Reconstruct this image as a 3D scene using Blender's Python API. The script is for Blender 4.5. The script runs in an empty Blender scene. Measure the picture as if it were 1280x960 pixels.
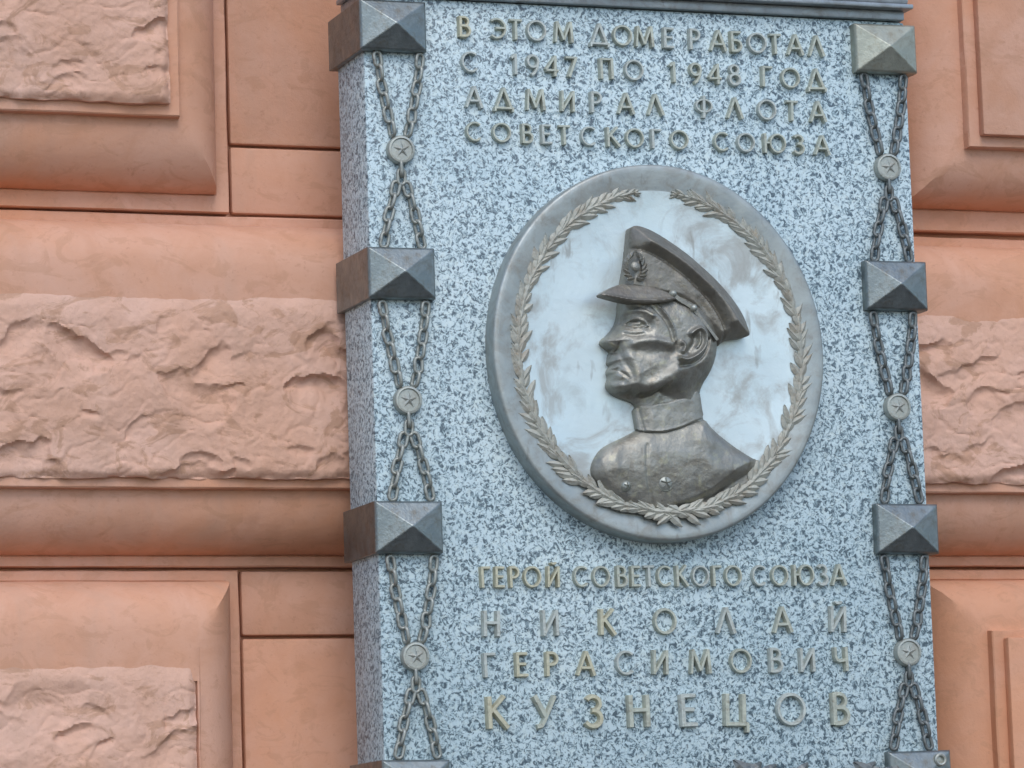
import bpy, bmesh, math, random
import numpy as np
from mathutils import Matrix, Vector

random.seed(7)
S = bpy.context.scene
COL = S.collection

# ------------------------------------------------------------------ camera
YAW, PITCH, ROLL = math.radians(19.95876), math.radians(7.81323), math.radians(-1.93626)
CAM = np.array([-1.80848, -4.47183, -0.78064])
F = 5078.0                                   # focal length for a picture 1280 wide


def cam_axes():
    cy, sy, cp, sp = math.cos(YAW), math.sin(YAW), math.cos(PITCH), math.sin(PITCH)
    fw = np.array([sy * cp, cy * cp, sp])
    rt = np.array([cy, -sy, 0.0])
    up = np.cross(rt, fw)
    c, s = math.cos(ROLL), math.sin(ROLL)
    return fw, c * rt + s * up, -s * rt + c * up


FW, RT, UP = cam_axes()
cd = bpy.data.cameras.new('camera')
cam = bpy.data.objects.new('camera', cd)
COL.objects.link(cam)
cd.sensor_fit = 'HORIZONTAL'
cd.sensor_width = 36.0
cd.lens = 36.0 * F / 1280.0
cd.clip_start = 0.05
cd.clip_end = 2000
m = Matrix.Identity(4)
for i in range(3):
    m[i][0], m[i][1], m[i][2], m[i][3] = RT[i], UP[i], -FW[i], CAM[i]
cam.matrix_world = m
S.camera = cam
S.render.resolution_x, S.render.resolution_y = 1024, 768

# ------------------------------------------------------------------ light
SUN_EL, SUN_AZ = math.radians(48), math.radians(-11)   # azimuth: from the street (-y), square on
w = bpy.data.worlds.new('World')
S.world = w
w.use_nodes = True
nt = w.node_tree
sky = nt.nodes.new('ShaderNodeTexSky')
sky.sky_type = 'NISHITA'
sky.sun_disc = False
sky.sun_elevation = SUN_EL
sky.sun_rotation = math.pi - SUN_AZ
sky.air_density = 1.0
sky.dust_density = 1.0
nt.links.new(sky.outputs[0], nt.nodes['Background'].inputs[0])
nt.nodes['Background'].inputs[1].default_value = 0.15
sl = bpy.data.lights.new('sun', 'SUN')
sl.energy = 0.75
sl.angle = math.radians(32)
sl.color = (1.0, 0.98, 0.95)
sun = bpy.data.objects.new('sun', sl)
COL.objects.link(sun)
to_sun = Vector((math.sin(SUN_AZ) * math.cos(SUN_EL), -math.cos(SUN_AZ) * math.cos(SUN_EL), math.sin(SUN_EL)))
sun.rotation_euler = to_sun.to_track_quat('Z', 'Y').to_euler()
sun.location = (0, -6, 8)
S.view_settings.view_transform = 'Standard'
S.view_settings.look = 'None'
S.view_settings.gamma = 1
S.view_settings.use_curve_mapping = False
S.view_settings.exposure = 0.62


# ------------------------------------------------------------------ helpers
def at(px, py, y=0.0):
    """where the sight line of a photo point meets the real plane at depth y: (x, z)"""
    d = FW + (px - 640) / F * RT - (py - 480) / F * UP
    t = (y - CAM[1]) / d[1]
    p = CAM + t * d
    return float(p[0]), float(p[2])


def tag(o, label=None, cat=None, group=None, kind=None):
    if label: o['label'] = label
    if cat: o['category'] = cat
    if group: o['group'] = group
    if kind: o['kind'] = kind
    return o


def empty(name, loc=(0, 0, 0)):
    o = bpy.data.objects.new(name, None)
    o.empty_display_size = 0.05
    COL.objects.link(o)
    o.location = loc
    return o


def link(name, me, mat, parent=None, smooth=None):
    o = bpy.data.objects.new(name, me)
    me.name = name
    COL.objects.link(o)
    if mat: me.materials.append(mat)
    if parent: o.parent = parent
    if smooth is not None:
        for p in me.polygons: p.use_smooth = True
        if smooth < 180:
            bm = bmesh.new(); bm.from_mesh(me)
            lim = math.radians(smooth)
            for e in bm.edges:
                if len(e.link_faces) == 2:
                    e.smooth = e.calc_face_angle(0) < lim
            bm.to_mesh(me); bm.free()
    return o


def mesh_of(verts, faces, recalc=False):
    me = bpy.data.meshes.new('m')
    me.from_pydata([tuple(map(float, v)) for v in verts], [], faces)
    if recalc:
        bm = bmesh.new(); bm.from_mesh(me)
        bmesh.ops.recalc_face_normals(bm, faces=bm.faces)
        bm.to_mesh(me); bm.free()
    me.update()
    return me


def bm_mesh(bm, recalc=True):
    if recalc: bmesh.ops.recalc_face_normals(bm, faces=bm.faces)
    me = bpy.data.meshes.new('m')
    bm.to_mesh(me); bm.free()
    return me


def add_box(bm, x0, x1, y0, y1, z0, z1, bev=0.0, seg=2):
    r = bmesh.ops.create_cube(bm, size=1.0)
    vs = r['verts']
    for v in vs:
        v.co.x = (x0 + x1) / 2 + v.co.x * (x1 - x0)
        v.co.y = (y0 + y1) / 2 + v.co.y * (y1 - y0)
        v.co.z = (z0 + z1) / 2 + v.co.z * (z1 - z0)
    if bev > 0:
        es = {e for v in vs for e in v.link_edges}
        bmesh.ops.bevel(bm, geom=list(es), offset=bev, segments=seg, profile=0.5, affect='EDGES')


# numpy gradient noise ------------------------------------------------------
_rng = np.random.RandomState(11)
_perm = _rng.permutation(512)
_perm = np.concatenate([_perm, _perm, _perm])
_ga = _rng.rand(512) * 2 * np.pi


def perlin(x, y):
    xi, yi = np.floor(x).astype(int), np.floor(y).astype(int)
    xf, yf = x - xi, y - yi
    u, v = xf ** 3 * (xf * (xf * 6 - 15) + 10), yf ** 3 * (yf * (yf * 6 - 15) + 10)

    def g(ix, iy, dx, dy):
        a = _ga[_perm[_perm[ix & 511] + (iy & 511)] & 511]
        return np.cos(a) * dx + np.sin(a) * dy
    n00, n10 = g(xi, yi, xf, yf), g(xi + 1, yi, xf - 1, yf)
    n01, n11 = g(xi, yi + 1, xf, yf - 1), g(xi + 1, yi + 1, xf - 1, yf - 1)
    return ((n00 * (1 - u) + n10 * u) * (1 - v) + (n01 * (1 - u) + n11 * u) * v) * 1.4


def fbm(x, y, o=4, gain=.5):
    s, a = 0, 1
    for k in range(o):
        s = s + a * perlin(x * 2 ** k + 17.3 * k, y * 2 ** k + 5.1 * k)
        a *= gain
    return s


# ------------------------------------------------------------------ materials
class NT:
    def __init__(s, name):
        s.m = bpy.data.materials.new(name)
        s.m.use_nodes = True
        s.t = s.m.node_tree
        s.b = s.t.nodes['Principled BSDF']
        s.co = s.n('ShaderNodeTexCoord').outputs['Object']

    def n(s, t, **k):
        nd = s.t.nodes.new(t)
        for a, v in k.items():
            if a in nd.inputs: nd.inputs[a].default_value = v
            else: setattr(nd, a, v)
        return nd

    def l(s, a, b): s.t.links.new(a, b)

    def noise(s, scale, detail=4, rough=.55, dist=0., vec=None):
        nd = s.n('ShaderNodeTexNoise', Scale=scale, Detail=detail, Roughness=rough, Distortion=dist)
        s.l(vec or s.co, nd.inputs['Vector'])
        return nd.outputs['Fac']

    def ramp(s, fac, stops, interp='LINEAR'):
        nd = s.n('ShaderNodeValToRGB')
        cr = nd.color_ramp
        cr.interpolation = interp
        while len(cr.elements) < len(stops): cr.elements.new(.5)
        for e, (p, c) in zip(cr.elements, stops):
            e.position = p
            e.color = (c, c, c, 1) if isinstance(c, (int, float)) else (*c, 1)
        s.l(fac, nd.inputs[0])
        return nd.outputs[0]

    def mix(s, f, a, b, mode='MIX'):
        nd = s.n('ShaderNodeMix', data_type='RGBA', blend_type=mode)
        for i, v in ((0, f), (6, a), (7, b)):
            if isinstance(v, (int, float)): nd.inputs[i].default_value = v
            elif isinstance(v, tuple): nd.inputs[i].default_value = (*v, 1)
            else: s.l(v, nd.inputs[i])
        return nd.outputs[2]

    def bump(s, h, strength, dist):
        nd = s.n('ShaderNodeBump', Strength=strength, Distance=dist)
        s.l(h, nd.inputs['Height'])
        s.l(nd.outputs[0], s.b.inputs['Normal'])

    def set(s, **k):
        for a, v in k.items():
            i = s.b.inputs[a.replace('_', ' ')]
            if isinstance(v, (int, float)): i.default_value = v
            elif isinstance(v, tuple): i.default_value = (*v, 1)
            else: s.l(v, i)
        return s.m


def stretched(N, sx, sy, sz):
    mp = N.n('ShaderNodeMapping')
    mp.inputs['Scale'].default_value = (sx, sy, sz)
    N.l(N.co, mp.inputs['Vector'])
    return mp.outputs[0]


def wall_paint(name, base, pale, dirt, dirt_amt, bump):
    """limewashed plaster: uneven coats, rain streaks, grey-brown dirt with shapes of its own, pits and hairlines"""
    N = NT(name)
    coat = N.ramp(N.noise(3.6, 6, .62, .5), [(.38, 0.0), (.64, 1.0)])
    c = N.mix(coat, base, pale)
    blot = N.ramp(N.noise(16, 5, .6, .8), [(.46, 0.0), (.62, .35)])
    c = N.mix(blot, c, tuple(v * .86 for v in base))
    streak = N.ramp(N.noise(9, 5, .65, .3, stretched(N, 1, 1, .16)), [(.53, 0.0), (.72, .42)])
    c = N.mix(streak, c, (.47, .30, .215))
    d = N.ramp(N.noise(19, 6, .66, 1.2, stretched(N, 1, 1, 1.7)), [(.535, 0.0), (.60, dirt_amt)])
    c = N.mix(d, c, dirt)
    spot = N.ramp(N.noise(120, 5, .7), [(.60, 0.0), (.70, .40)])
    c = N.mix(spot, c, tuple(v * .7 for v in base))
    big2 = N.n('ShaderNodeBump', Strength=.4, Distance=.006)
    N.l(N.noise(14, 3, .5, .3), big2.inputs['Height'])
    fine = N.n('ShaderNodeBump', Strength=bump, Distance=.002)
    N.l(N.noise(210, 6, .68), fine.inputs['Height'])
    N.l(big2.outputs[0], fine.inputs['Normal'])
    N.l(fine.outputs[0], N.b.inputs['Normal'])
    return N.set(Base_Color=c, Roughness=.7, Specular_IOR_Level=.3)


M_WALL = wall_paint('terracotta_paint', (.63, .305, .175), (.65, .365, .255), (.46, .235, .13), .30, .3)
M_ROUGH = wall_paint('rough_painted_stone', (.66, .375, .255), (.69, .43, .325), (.43, .235, .14), .60, .6)


def granite():
    N = NT('granite')
    wv = N.n('ShaderNodeVectorMath', operation='ADD')
    wn = N.n('ShaderNodeTexNoise', Scale=60, Detail=2)
    N.l(N.co, wn.inputs['Vector'])
    sc = N.n('ShaderNodeVectorMath', operation='SCALE')
    sc.inputs['Scale'].default_value = .012
    N.l(wn.outputs['Color'], sc.inputs[0])
    N.l(N.co, wv.inputs[0]); N.l(sc.outputs[0], wv.inputs[1])
    v = wv.outputs[0]
    n1 = N.noise(235, 2, .55, .8, v)
    base = N.ramp(n1, [(.36, (.08, .115, .14)), (.425, (.18, .245, .28)), (.475, (.34, .44, .48)), (.56, (.57, .68, .72))])
    n2 = N.noise(150, 3, .6, .4, v)
    pale = N.ramp(n2, [(.56, 0.0), (.62, .8)])
    c = N.mix(pale, base, (.62, .72, .73))
    n3 = N.noise(340, 2, .5, .3, v)
    dark = N.ramp(n3, [(.32, .8), (.38, 0.0)])
    c = N.mix(dark, c, (.09, .12, .14))
    big = N.ramp(N.noise(4, 5, .6, .4), [(.35, (.86, .90, .90)), (.65, (1.04, 1.03, 1.0))])
    c = N.mix(1.0, c, big, 'MULTIPLY')
    N.bump(N.noise(260, 3), .25, .002)
    rg = N.ramp(n1, [(.4, .42), (.6, .6)])
    return N.set(Base_Color=c, Roughness=rg, Specular_IOR_Level=.5)


M_GRANITE = granite()


def bronze(name, c0, c1, c2, metal, r0, r1, sc=22, bump=.12, tarn=None, tamt=.0):
    N = NT(name)
    a = N.ramp(N.noise(sc, 6, .62, .6), [(.36, 0.0), (.62, 1.0)])
    c = N.mix(a, c0, c1)
    b = N.ramp(N.noise(sc * 2.7, 5, .65, .3), [(.55, 0.0), (.70, .75)])
    c = N.mix(b, c, c2)
    if tarn:
        # tarnish: blots with crisp borders and thin runs
        t = N.ramp(N.noise(sc * 1.3 + 3, 7, .66, 1.0), [(.47, 0.0), (.54, tamt * .35), (.60, tamt * .75), (.70, tamt)])
        c = N.mix(t, c, tarn)
        t2 = N.ramp(N.noise(sc * 4, 4, .6, .4, stretched(N, 1, 1, .3)), [(.62, 0.0), (.70, tamt * .8)])
        c = N.mix(t2, c, tuple(v * .8 for v in tarn))
    rg = N.ramp(N.noise(sc * 1.7, 4), [(.35, r0), (.65, r1)])
    N.bump(N.noise(sc * 9, 5, .6), bump, .002)
    return N.set(Base_Color=c, Metallic=metal, Roughness=rg)


M_DISC = bronze('worn_pale_bronze', (.58, .67, .675), (.67, .75, .745), (.48, .53, .515), .6, .42, .62, 9, .22, (.37, .355, .315), .80)
M_RIM = bronze('grey_bronze_rim', (.315, .35, .345), (.40, .43, .41), (.29, .285, .25), .6, .44, .6, 18, .2, (.25, .225, .185), .5)
M_FIG = bronze('dark_bronze', (.25, .245, .215), (.34, .33, .285), (.42, .40, .28), .68, .40, .56, 26, .38, (.20, .165, .12), .45)
M_CAP = bronze('darker_bronze', (.215, .20, .17), (.28, .265, .225), (.31, .275, .20), .65, .42, .58, 26, .38, (.16, .13, .10), .4)
M_LEAF = bronze('tan_bronze', (.38, .385, .335), (.46, .455, .39), (.33, .275, .20), .3, .6, .78, 30, .2, (.30, .25, .19), .5)
M_STUD = bronze('stud_bronze', (.205, .235, .235), (.275, .305, .30), (.18, .165, .13), .92, .37, .52, 34, .22, (.15, .13, .10), .4)
M_STUDPALE = bronze('pale_stud_bronze', (.33, .345, .29), (.41, .42, .35), (.27, .25, .19), .75, .42, .58, 34, .22, (.25, .22, .16), .4)
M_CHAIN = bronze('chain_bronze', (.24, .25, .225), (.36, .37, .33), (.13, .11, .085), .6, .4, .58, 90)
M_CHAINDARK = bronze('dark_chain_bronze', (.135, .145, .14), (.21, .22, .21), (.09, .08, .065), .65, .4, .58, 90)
M_BOSS = bronze('boss_bronze', (.36, .38, .34), (.46, .47, .42), (.26, .24, .19), .6, .42, .58, 70, .2, (.24, .20, .15), .4)
M_LETTER = bronze('letter_bronze', (.42, .44, .37), (.54, .55, .45), (.28, .26, .20), .45, .40, .56, 50, .2, (.22, .19, .14), .5)
M_GOLD = bronze('worn_gold_letter', (.49, .465, .34), (.58, .545, .40), (.36, .34, .26), .5, .38, .52, 50, .2, (.30, .24, .14), .4)
M_GREY = bronze('faded_letter', (.44, .47, .43), (.55, .58, .53), (.32, .31, .26), .4, .44, .6, 50, .2, (.24, .22, .18), .5)
M_LEDGE = bronze('ledge_bronze', (.29, .32, .33), (.37, .40, .41), (.21, .20, .18), .7, .42, .56, 26, .2, (.20, .17, .13), .4)


def pavement_mat():
    N = NT('pavement')
    c = N.ramp(N.noise(3, 6, .6), [(.3, (.075, .070, .064)), (.7, (.115, .105, .096))])
    N.bump(N.noise(60, 4), .3, .004)
    return N.set(Base_Color=c, Roughness=.8)


# ------------------------------------------------------------------ ground
GZ = -2.4
bm = bmesh.new()
bmesh.ops.create_grid(bm, x_segments=2, y_segments=2, size=600)
for v in bm.verts: v.co.z = GZ
tag(link('pavement', bm_mesh(bm, False), pavement_mat()), kind='structure')

# ------------------------------------------------------------------ facade
facade = empty('building_facade', (0, .23, GZ))
tag(facade, 'terracotta painted rusticated building facade with rough stone blocks behind the granite plaque', 'building facade')
FOFF = -Vector(facade.location)


def fpart(name, me, mat, parent=facade, smooth=None):
    o = link(name, me, mat, parent, smooth)
    if parent == facade: o.matrix_parent_inverse = Matrix.Translation(FOFF)
    return o


YB = .212                       # depth of the flat recessed blocks
bm = bmesh.new()
add_box(bm, -3.2, 3.0, .226, .6, GZ, 3.2)
fpart('wall', bm_mesh(bm), M_WALL)


def flat_block(x0, x1, z0, z1):
    bm = bmesh.new()
    add_box(bm, x0, x1, YB, .2255, z0, z1, .0035, 2)
    fpart('flat_block', bm_mesh(bm), M_WALL, smooth=40)


for x0, x1 in ((-.462, .402),):
    flat_block(x0, x1, .1935, .98)
    flat_block(x0, x1, .1075, .1895)
    flat_block(x0, x1, -.4065, -.329)
    flat_block(x0, x1, -1.15, -.4105)


def moulding_loops(side, step=True):
    """(inset, y) from the outside in for one side: outer fillet, quarter round, step, inner fillet, step"""
    f, r, s = side
    L = [(0, .2255), (0, .208), (.0015, .206), (f - .002, .206), (f, .208)]
    for k in range(13):
        a = k / 12 * math.pi / 2
        L.append((f + r * (1 - math.cos(a)), .208 - .064 * math.sin(a)))
    i = f + r
    if not step:
        # no step: the round runs up to the face in one sweep
        L = L[:5]
        for k in range(13):
            a = k / 12 * math.pi / 2
            L.append((f + r * (1 - math.cos(a) ** .85), .208 - .0865 * math.sin(a) ** .85))
        L += [(i + s * .5, .1215), (i + s + .012, .1217), (i + s + .024, .1225), (i + s + .026, .1335)]
        return L
    L += [(i + .001, .1435), (i + .002, .132), (i + .0035, .1305), (i + s, .1305)]
    return L


def stone_block(name, x0, x1, z0, z1, l, r, b, t, rough, seed):
    Ls = [moulding_loops(q, not (rough and j == 3)) for j, q in enumerate((l, r, b, t))]
    n = len(Ls[0])
    rings = []
    NX, NZ = 150, 60
    for k in range(n):
        il, ir, ib, it = (L[k][0] for L in Ls)
        yb, yt = Ls[0][k][1], Ls[3][k][1]
        c = [(x0 + il, yb, z0 + ib), (x1 - ir, yb, z0 + ib), (x1 - ir, yt, z1 - it), (x0 + il, yt, z1 - it)]
        ring = []
        for j in range(4):
            p, q, m_ = np.array(c[j]), np.array(c[(j + 1) % 4]), (NX, NZ)[j % 2]
            ring += [p + (q - p) * i / m_ for i in range(m_)]
        ring = np.array(ring)
        # hand-run plaster: arrises waver by a fraction of a millimetre
        X, Y, Z = ring[:, 0], ring[:, 1], ring[:, 2]
        am = .0007
        ring = ring + am * np.stack([fbm(Z / .09 + seed, X / .3 + .9 * k, 2), .8 * fbm(X / .11 + seed, Z / .11 + .05 * k, 2), fbm(X / .09 + seed * 3, Z / .3 + .9 * k, 2)], -1)
        rings.append(ring)
    mm = len(rings[0])
    vs = np.concatenate(rings).tolist()
    fs = [(k * mm + j, k * mm + (j + 1) % mm, (k + 1) * mm + (j + 1) % mm, (k + 1) * mm + j) for k in range(n - 1) for j in range(mm)]
    fs.append(tuple((n - 1) * mm + j for j in range(mm)))
    ob = fpart(name, mesh_of(vs, fs, True), M_WALL, smooth=35)
    il, ir, ib, it = (L[-1][0] for L in Ls)
    if rough: it -= .026
    face(ob, x0 + il, x1 - ir, z0 + ib, z1 - it, rough, seed)
    return ob


def face(ob, x0, x1, z0, z1, rough, seed):
    """the projecting front of a block: quarry-faced (rough) or plain"""
    if not rough:
        bm = bmesh.new()
        add_box(bm, x0, x1, .1175, .1335, z0, z1, .0025, 2)
        o = link('plain_panel', bm_mesh(bm), M_WALL, ob, 40)
        return o
    st = .0019
    vx0, vx1 = max(x0, -1.05), min(x1, .85)
    vz0, vz1 = max(z0, -.85), min(z1, .62)
    nx, nz = int((vx1 - vx0) / st), int((vz1 - vz0) / st)
    X, Z = np.meshgrid(np.linspace(vx0, vx1, nx), np.linspace(vz0, vz1, nz), indexing='ij')
    o = seed * 13.7
    wx = X + .015 * fbm(X / .06 + o, Z / .06, 3)
    wz = Z + .015 * fbm(X / .06, Z / .06 + 40 + o, 3)
    h = .0036 * fbm(X / .17 + o, Z / .10 + o, 2) + .0005 * fbm(X / .022, Z / .022 + o, 3)
    rg = np.random.RandomState(seed)
    area = (vx1 - vx0) * (vz1 - vz0)
    cut = np.zeros_like(h)
    for k in range(int(area * 460)):
        cx, cz = rg.uniform(vx0, vx1), rg.uniform(vz0, vz1)
        a = rg.uniform(.010, .048) * rg.choice([1, 1, .6]); b = a * rg.uniform(.25, .55); dp = a * rg.uniform(.10, .29)
        th = rg.uniform(-.5, .9)
        dx, dz = wx - cx, wz - cz
        u, v = (dx * math.cos(th) + dz * math.sin(th)) / a, (-dx * math.sin(th) + dz * math.cos(th)) / b
        # chip: broken lip at its top, running out below
        r2 = np.abs(u) ** 1.6 + np.where(v > 0, np.abs(v) ** 1.5, (np.abs(v) / 2.6) ** 1.3)
        cut = np.maximum(cut, dp * np.clip(1 - r2, 0, 1) ** .45 * (1 + .35 * v.clip(-2.6, 1)))
    cut = cut * np.clip((z1 - Z - .016) / .03, 0, 1)
    h = h - cut
    # broken planes with sharp ridges between them
    rid = np.abs(perlin(wx / .055 + 9 + o, wz / .036 + o))
    h -= .0012 * np.clip(.10 - rid, 0, 1) / .10
    rid2 = np.abs(perlin(wx / .021 + 3 + o, wz / .017 + o))
    h += .0009 * rid2
    h += .00055 * fbm(X / .008 + o, Z / .008, 3, .6)
    h = np.clip(h + .0035, -.0098, .0112)
    # worn arrises
    ed = np.minimum(np.minimum(X - x0, x1 - X), np.minimum(Z - z0, z1 - Z)) + .004 * perlin(X / .03 + o, Z / .03)
    k = np.clip(ed / .012, 0, 1)
    h = h - .007 * (1 - k) ** 2
    kt = np.clip((z1 - Z + .004 + .007 * fbm(X / .05 + o, Z / .05, 2)) / .040, 0, 1)
    kt = kt * kt * (3 - 2 * kt)
    h = h * kt - .0032 * (1 - kt)
    Y = .1195 - h
    # ragged lower edge
    Zr = Z + np.where(np.arange(nz)[None, :] == 0, .0022 * fbm(X / .03 + o, X * 0 + 2.2, 2), 0)
    vs = np.stack([X, Y, Zr], -1).reshape(-1, 3).tolist()
    idx = np.arange(nx * nz).reshape(nx, nz)
    fs = [(idx[i, j], idx[i + 1, j], idx[i + 1, j + 1], idx[i, j + 1]) for i in range(nx - 1) for j in range(nz - 1)]
    fs = [tuple(map(int, q)) for q in fs]
    ring = [idx[i, 0] for i in range(nx)] + [idx[nx - 1, j] for j in range(1, nz)] + \
           [idx[i, nz - 1] for i in range(nx - 2, -1, -1)] + [idx[0, j] for j in range(nz - 2, 0, -1)]
    b0 = len(vs)
    for r_ in ring:
        p = vs[r_]; vs.append([p[0], .1325, p[2]])
    n = len(ring)
    for i in range(n):
        fs.append((int(ring[(i + 1) % n]), int(ring[i]), b0 + i, b0 + (i + 1) % n))
    me = mesh_of(vs, fs)
    return link('rough_face', me, M_ROUGH, ob, 38)


stone_block('stone_block', -1.75, -.4665, .1065, .98, (.018, .06, .017), (.018, .06, .016), (.022, .077, .015), (.02, .07, .016), True, 3)
stone_block('stone_block', .4065, 1.7, .1105, .98, (.018, .07, .017), (.018, .07, .017), (.029, .066, .016), (.02, .07, .016), False, 4)
stone_block('stone_course', -1.75, 1.7, -.3245, .1025, (.018, .06, .016), (.018, .06, .016), (.014, .070, .013), (.014, .074, .022), True, 5)
stone_block('stone_block', -1.75, -.4665, -1.15, -.3285, (.018, .06, .016), (.018, .055, .006), (.02, .07, .016), (.014, .074, .026), True, 6)
stone_block('stone_block', .4065, 1.7, -1.15, -.3285, (.016, .07, .017), (.018, .06, .016), (.02, .07, .016), (.014, .068, .012), False, 8)

# ------------------------------------------------------------------ plaque
plaque = empty('memorial_plaque', (0, .10, -.62))
tag(plaque, 'tall grey granite memorial plaque with bronze lettering and oval portrait medallion on the terracotta wall', 'memorial plaque')
POFF = Matrix.Translation(-Vector(plaque.location))


def ppart(name, me, mat, smooth=None, label=None):
    o = link(name, me, mat, plaque, smooth)
    o.matrix_parent_inverse = POFF
    if label: o['label'] = label
    return o


SX0, SX1, ZT, ZB = -.357, .350, .334, -.655
bm = bmesh.new()
add_box(bm, SX0, SX1, 0, .104, ZB, ZT, .004, 2)
ppart('granite_slab', bm_mesh(bm), M_GRANITE, 40)

# ledge on top: a bronze cornice with a sunk panel and a lip below
bm = bmesh.new()
add_box(bm, SX0 + .001, SX1 + .003, -.022, .105, .346, .352, .0015)
add_box(bm, SX0 + .004, SX1, -.016, .104, .353, .425, .004)
add_box(bm, SX0 + .006, SX1 - .004, -.008, .103, .3345, .3455, .001)
for k in range(5):
    xa = -.29 + k * .125
    add_box(bm, xa, xa + .09, -.0205, -.010, .366, .412, .003)
    add_box(bm, xa + .016, xa + .074, -.0245, -.012, .376, .402, .003)
ppart('cornice', bm_mesh(bm), M_LEDGE, 40)


def stud_mesh(side):
    """hollow corner block clasping the slab edge with a low pyramid front; side -1 left, 1 right"""
    bm = bmesh.new()
    hw, hh, yb = .0415, .0305, .112
    # body as one box, front replaced by a chamfered pyramid
    y0, y1 = -.0105, -.0135
    def ring(w_, h_, y): return [bm.verts.new((sx * w_, y, sz * h_)) for sx, sz in ((-1, -1), (1, -1), (1, 1), (-1, 1))]
    a = ring(hw, hh, yb); b = ring(hw, hh, y0); c = ring(hw - .0022, hh - .0022, y1)
    ap = bm.verts.new((0, -.0275, 0))
    bm.faces.new(a)
    for j in range(4):
        bm.faces.new((a[j], a[(j + 1) % 4], b[(j + 1) % 4], b[j]))
        bm.faces.new((b[j], b[(j + 1) % 4], c[(j + 1) % 4], c[j]))
        bm.faces.new((c[j], c[(j + 1) % 4], ap))
    return bm_mesh(bm)


sm = stud_mesh(1)
sm.name = 'stud'
sm.materials.append(M_STUD)
bmx = bmesh.new(); bmx.from_mesh(sm)
bmesh.ops.bevel(bmx, geom=list(bmx.edges), offset=.0007, segments=1, affect='EDGES')
bmx.to_mesh(sm); bmx.free()
ROWS = [.2965, 0.0, -.2995, -.5995]
XL, XR = -.3225, .3175
rs = random.Random(3)
for zi in ROWS:
    for xx in (XL, XR):
        o = bpy.data.objects.new('stud', sm)
        COL.objects.link(o)
        o.parent = plaque
        o.matrix_parent_inverse = POFF
        o.location = (xx + rs.uniform(-.001, .001), rs.uniform(-.001, .001), zi)
        o.rotation_euler = (rs.uniform(-.006, .006), rs.uniform(-.016, .016), rs.uniform(-.012, .012))
        if zi == ROWS[0] and xx == XR:
            o.material_slots[0].link = 'OBJECT'
            o.material_slots[0].material = M_STUDPALE
            o['label'] = 'paler yellowish stud'

# a round bolt on the foot stud at the right
bm = bmesh.new()
n, prev = 18, None
for rr, dy in ((.0075, .012), (.0078, -.0020), (.0062, -.0034), (.0046, -.0030), (.0040, .0005), (.0018, .0)):
    cur = [bm.verts.new((rr * math.cos(2 * math.pi * k / n), dy, rr * math.sin(2 * math.pi * k / n))) for k in range(n)]
    if prev:
        for k in range(n): bm.faces.new((prev[k], prev[(k + 1) % n], cur[(k + 1) % n], cur[k]))
    prev = cur
bm.faces.new(prev)
bolt = ppart('bolt', bm_mesh(bm), M_BOSS, 40)
bolt.location = (XR + .024, -.019, ROWS[3] + .019)

# ------------------------------------------------------------------ lettering
def arc(cx, cz, rx, rz, a0, a1, n=14):
    return [(cx + rx * math.cos(math.radians(a0 + (a1 - a0) * k / n)), cz + rz * math.sin(math.radians(a0 + (a1 - a0) * k / n))) for k in range(n + 1)]


K, T_ = .235, .172      # thick and thin strokes (cap height = 1)


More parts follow.
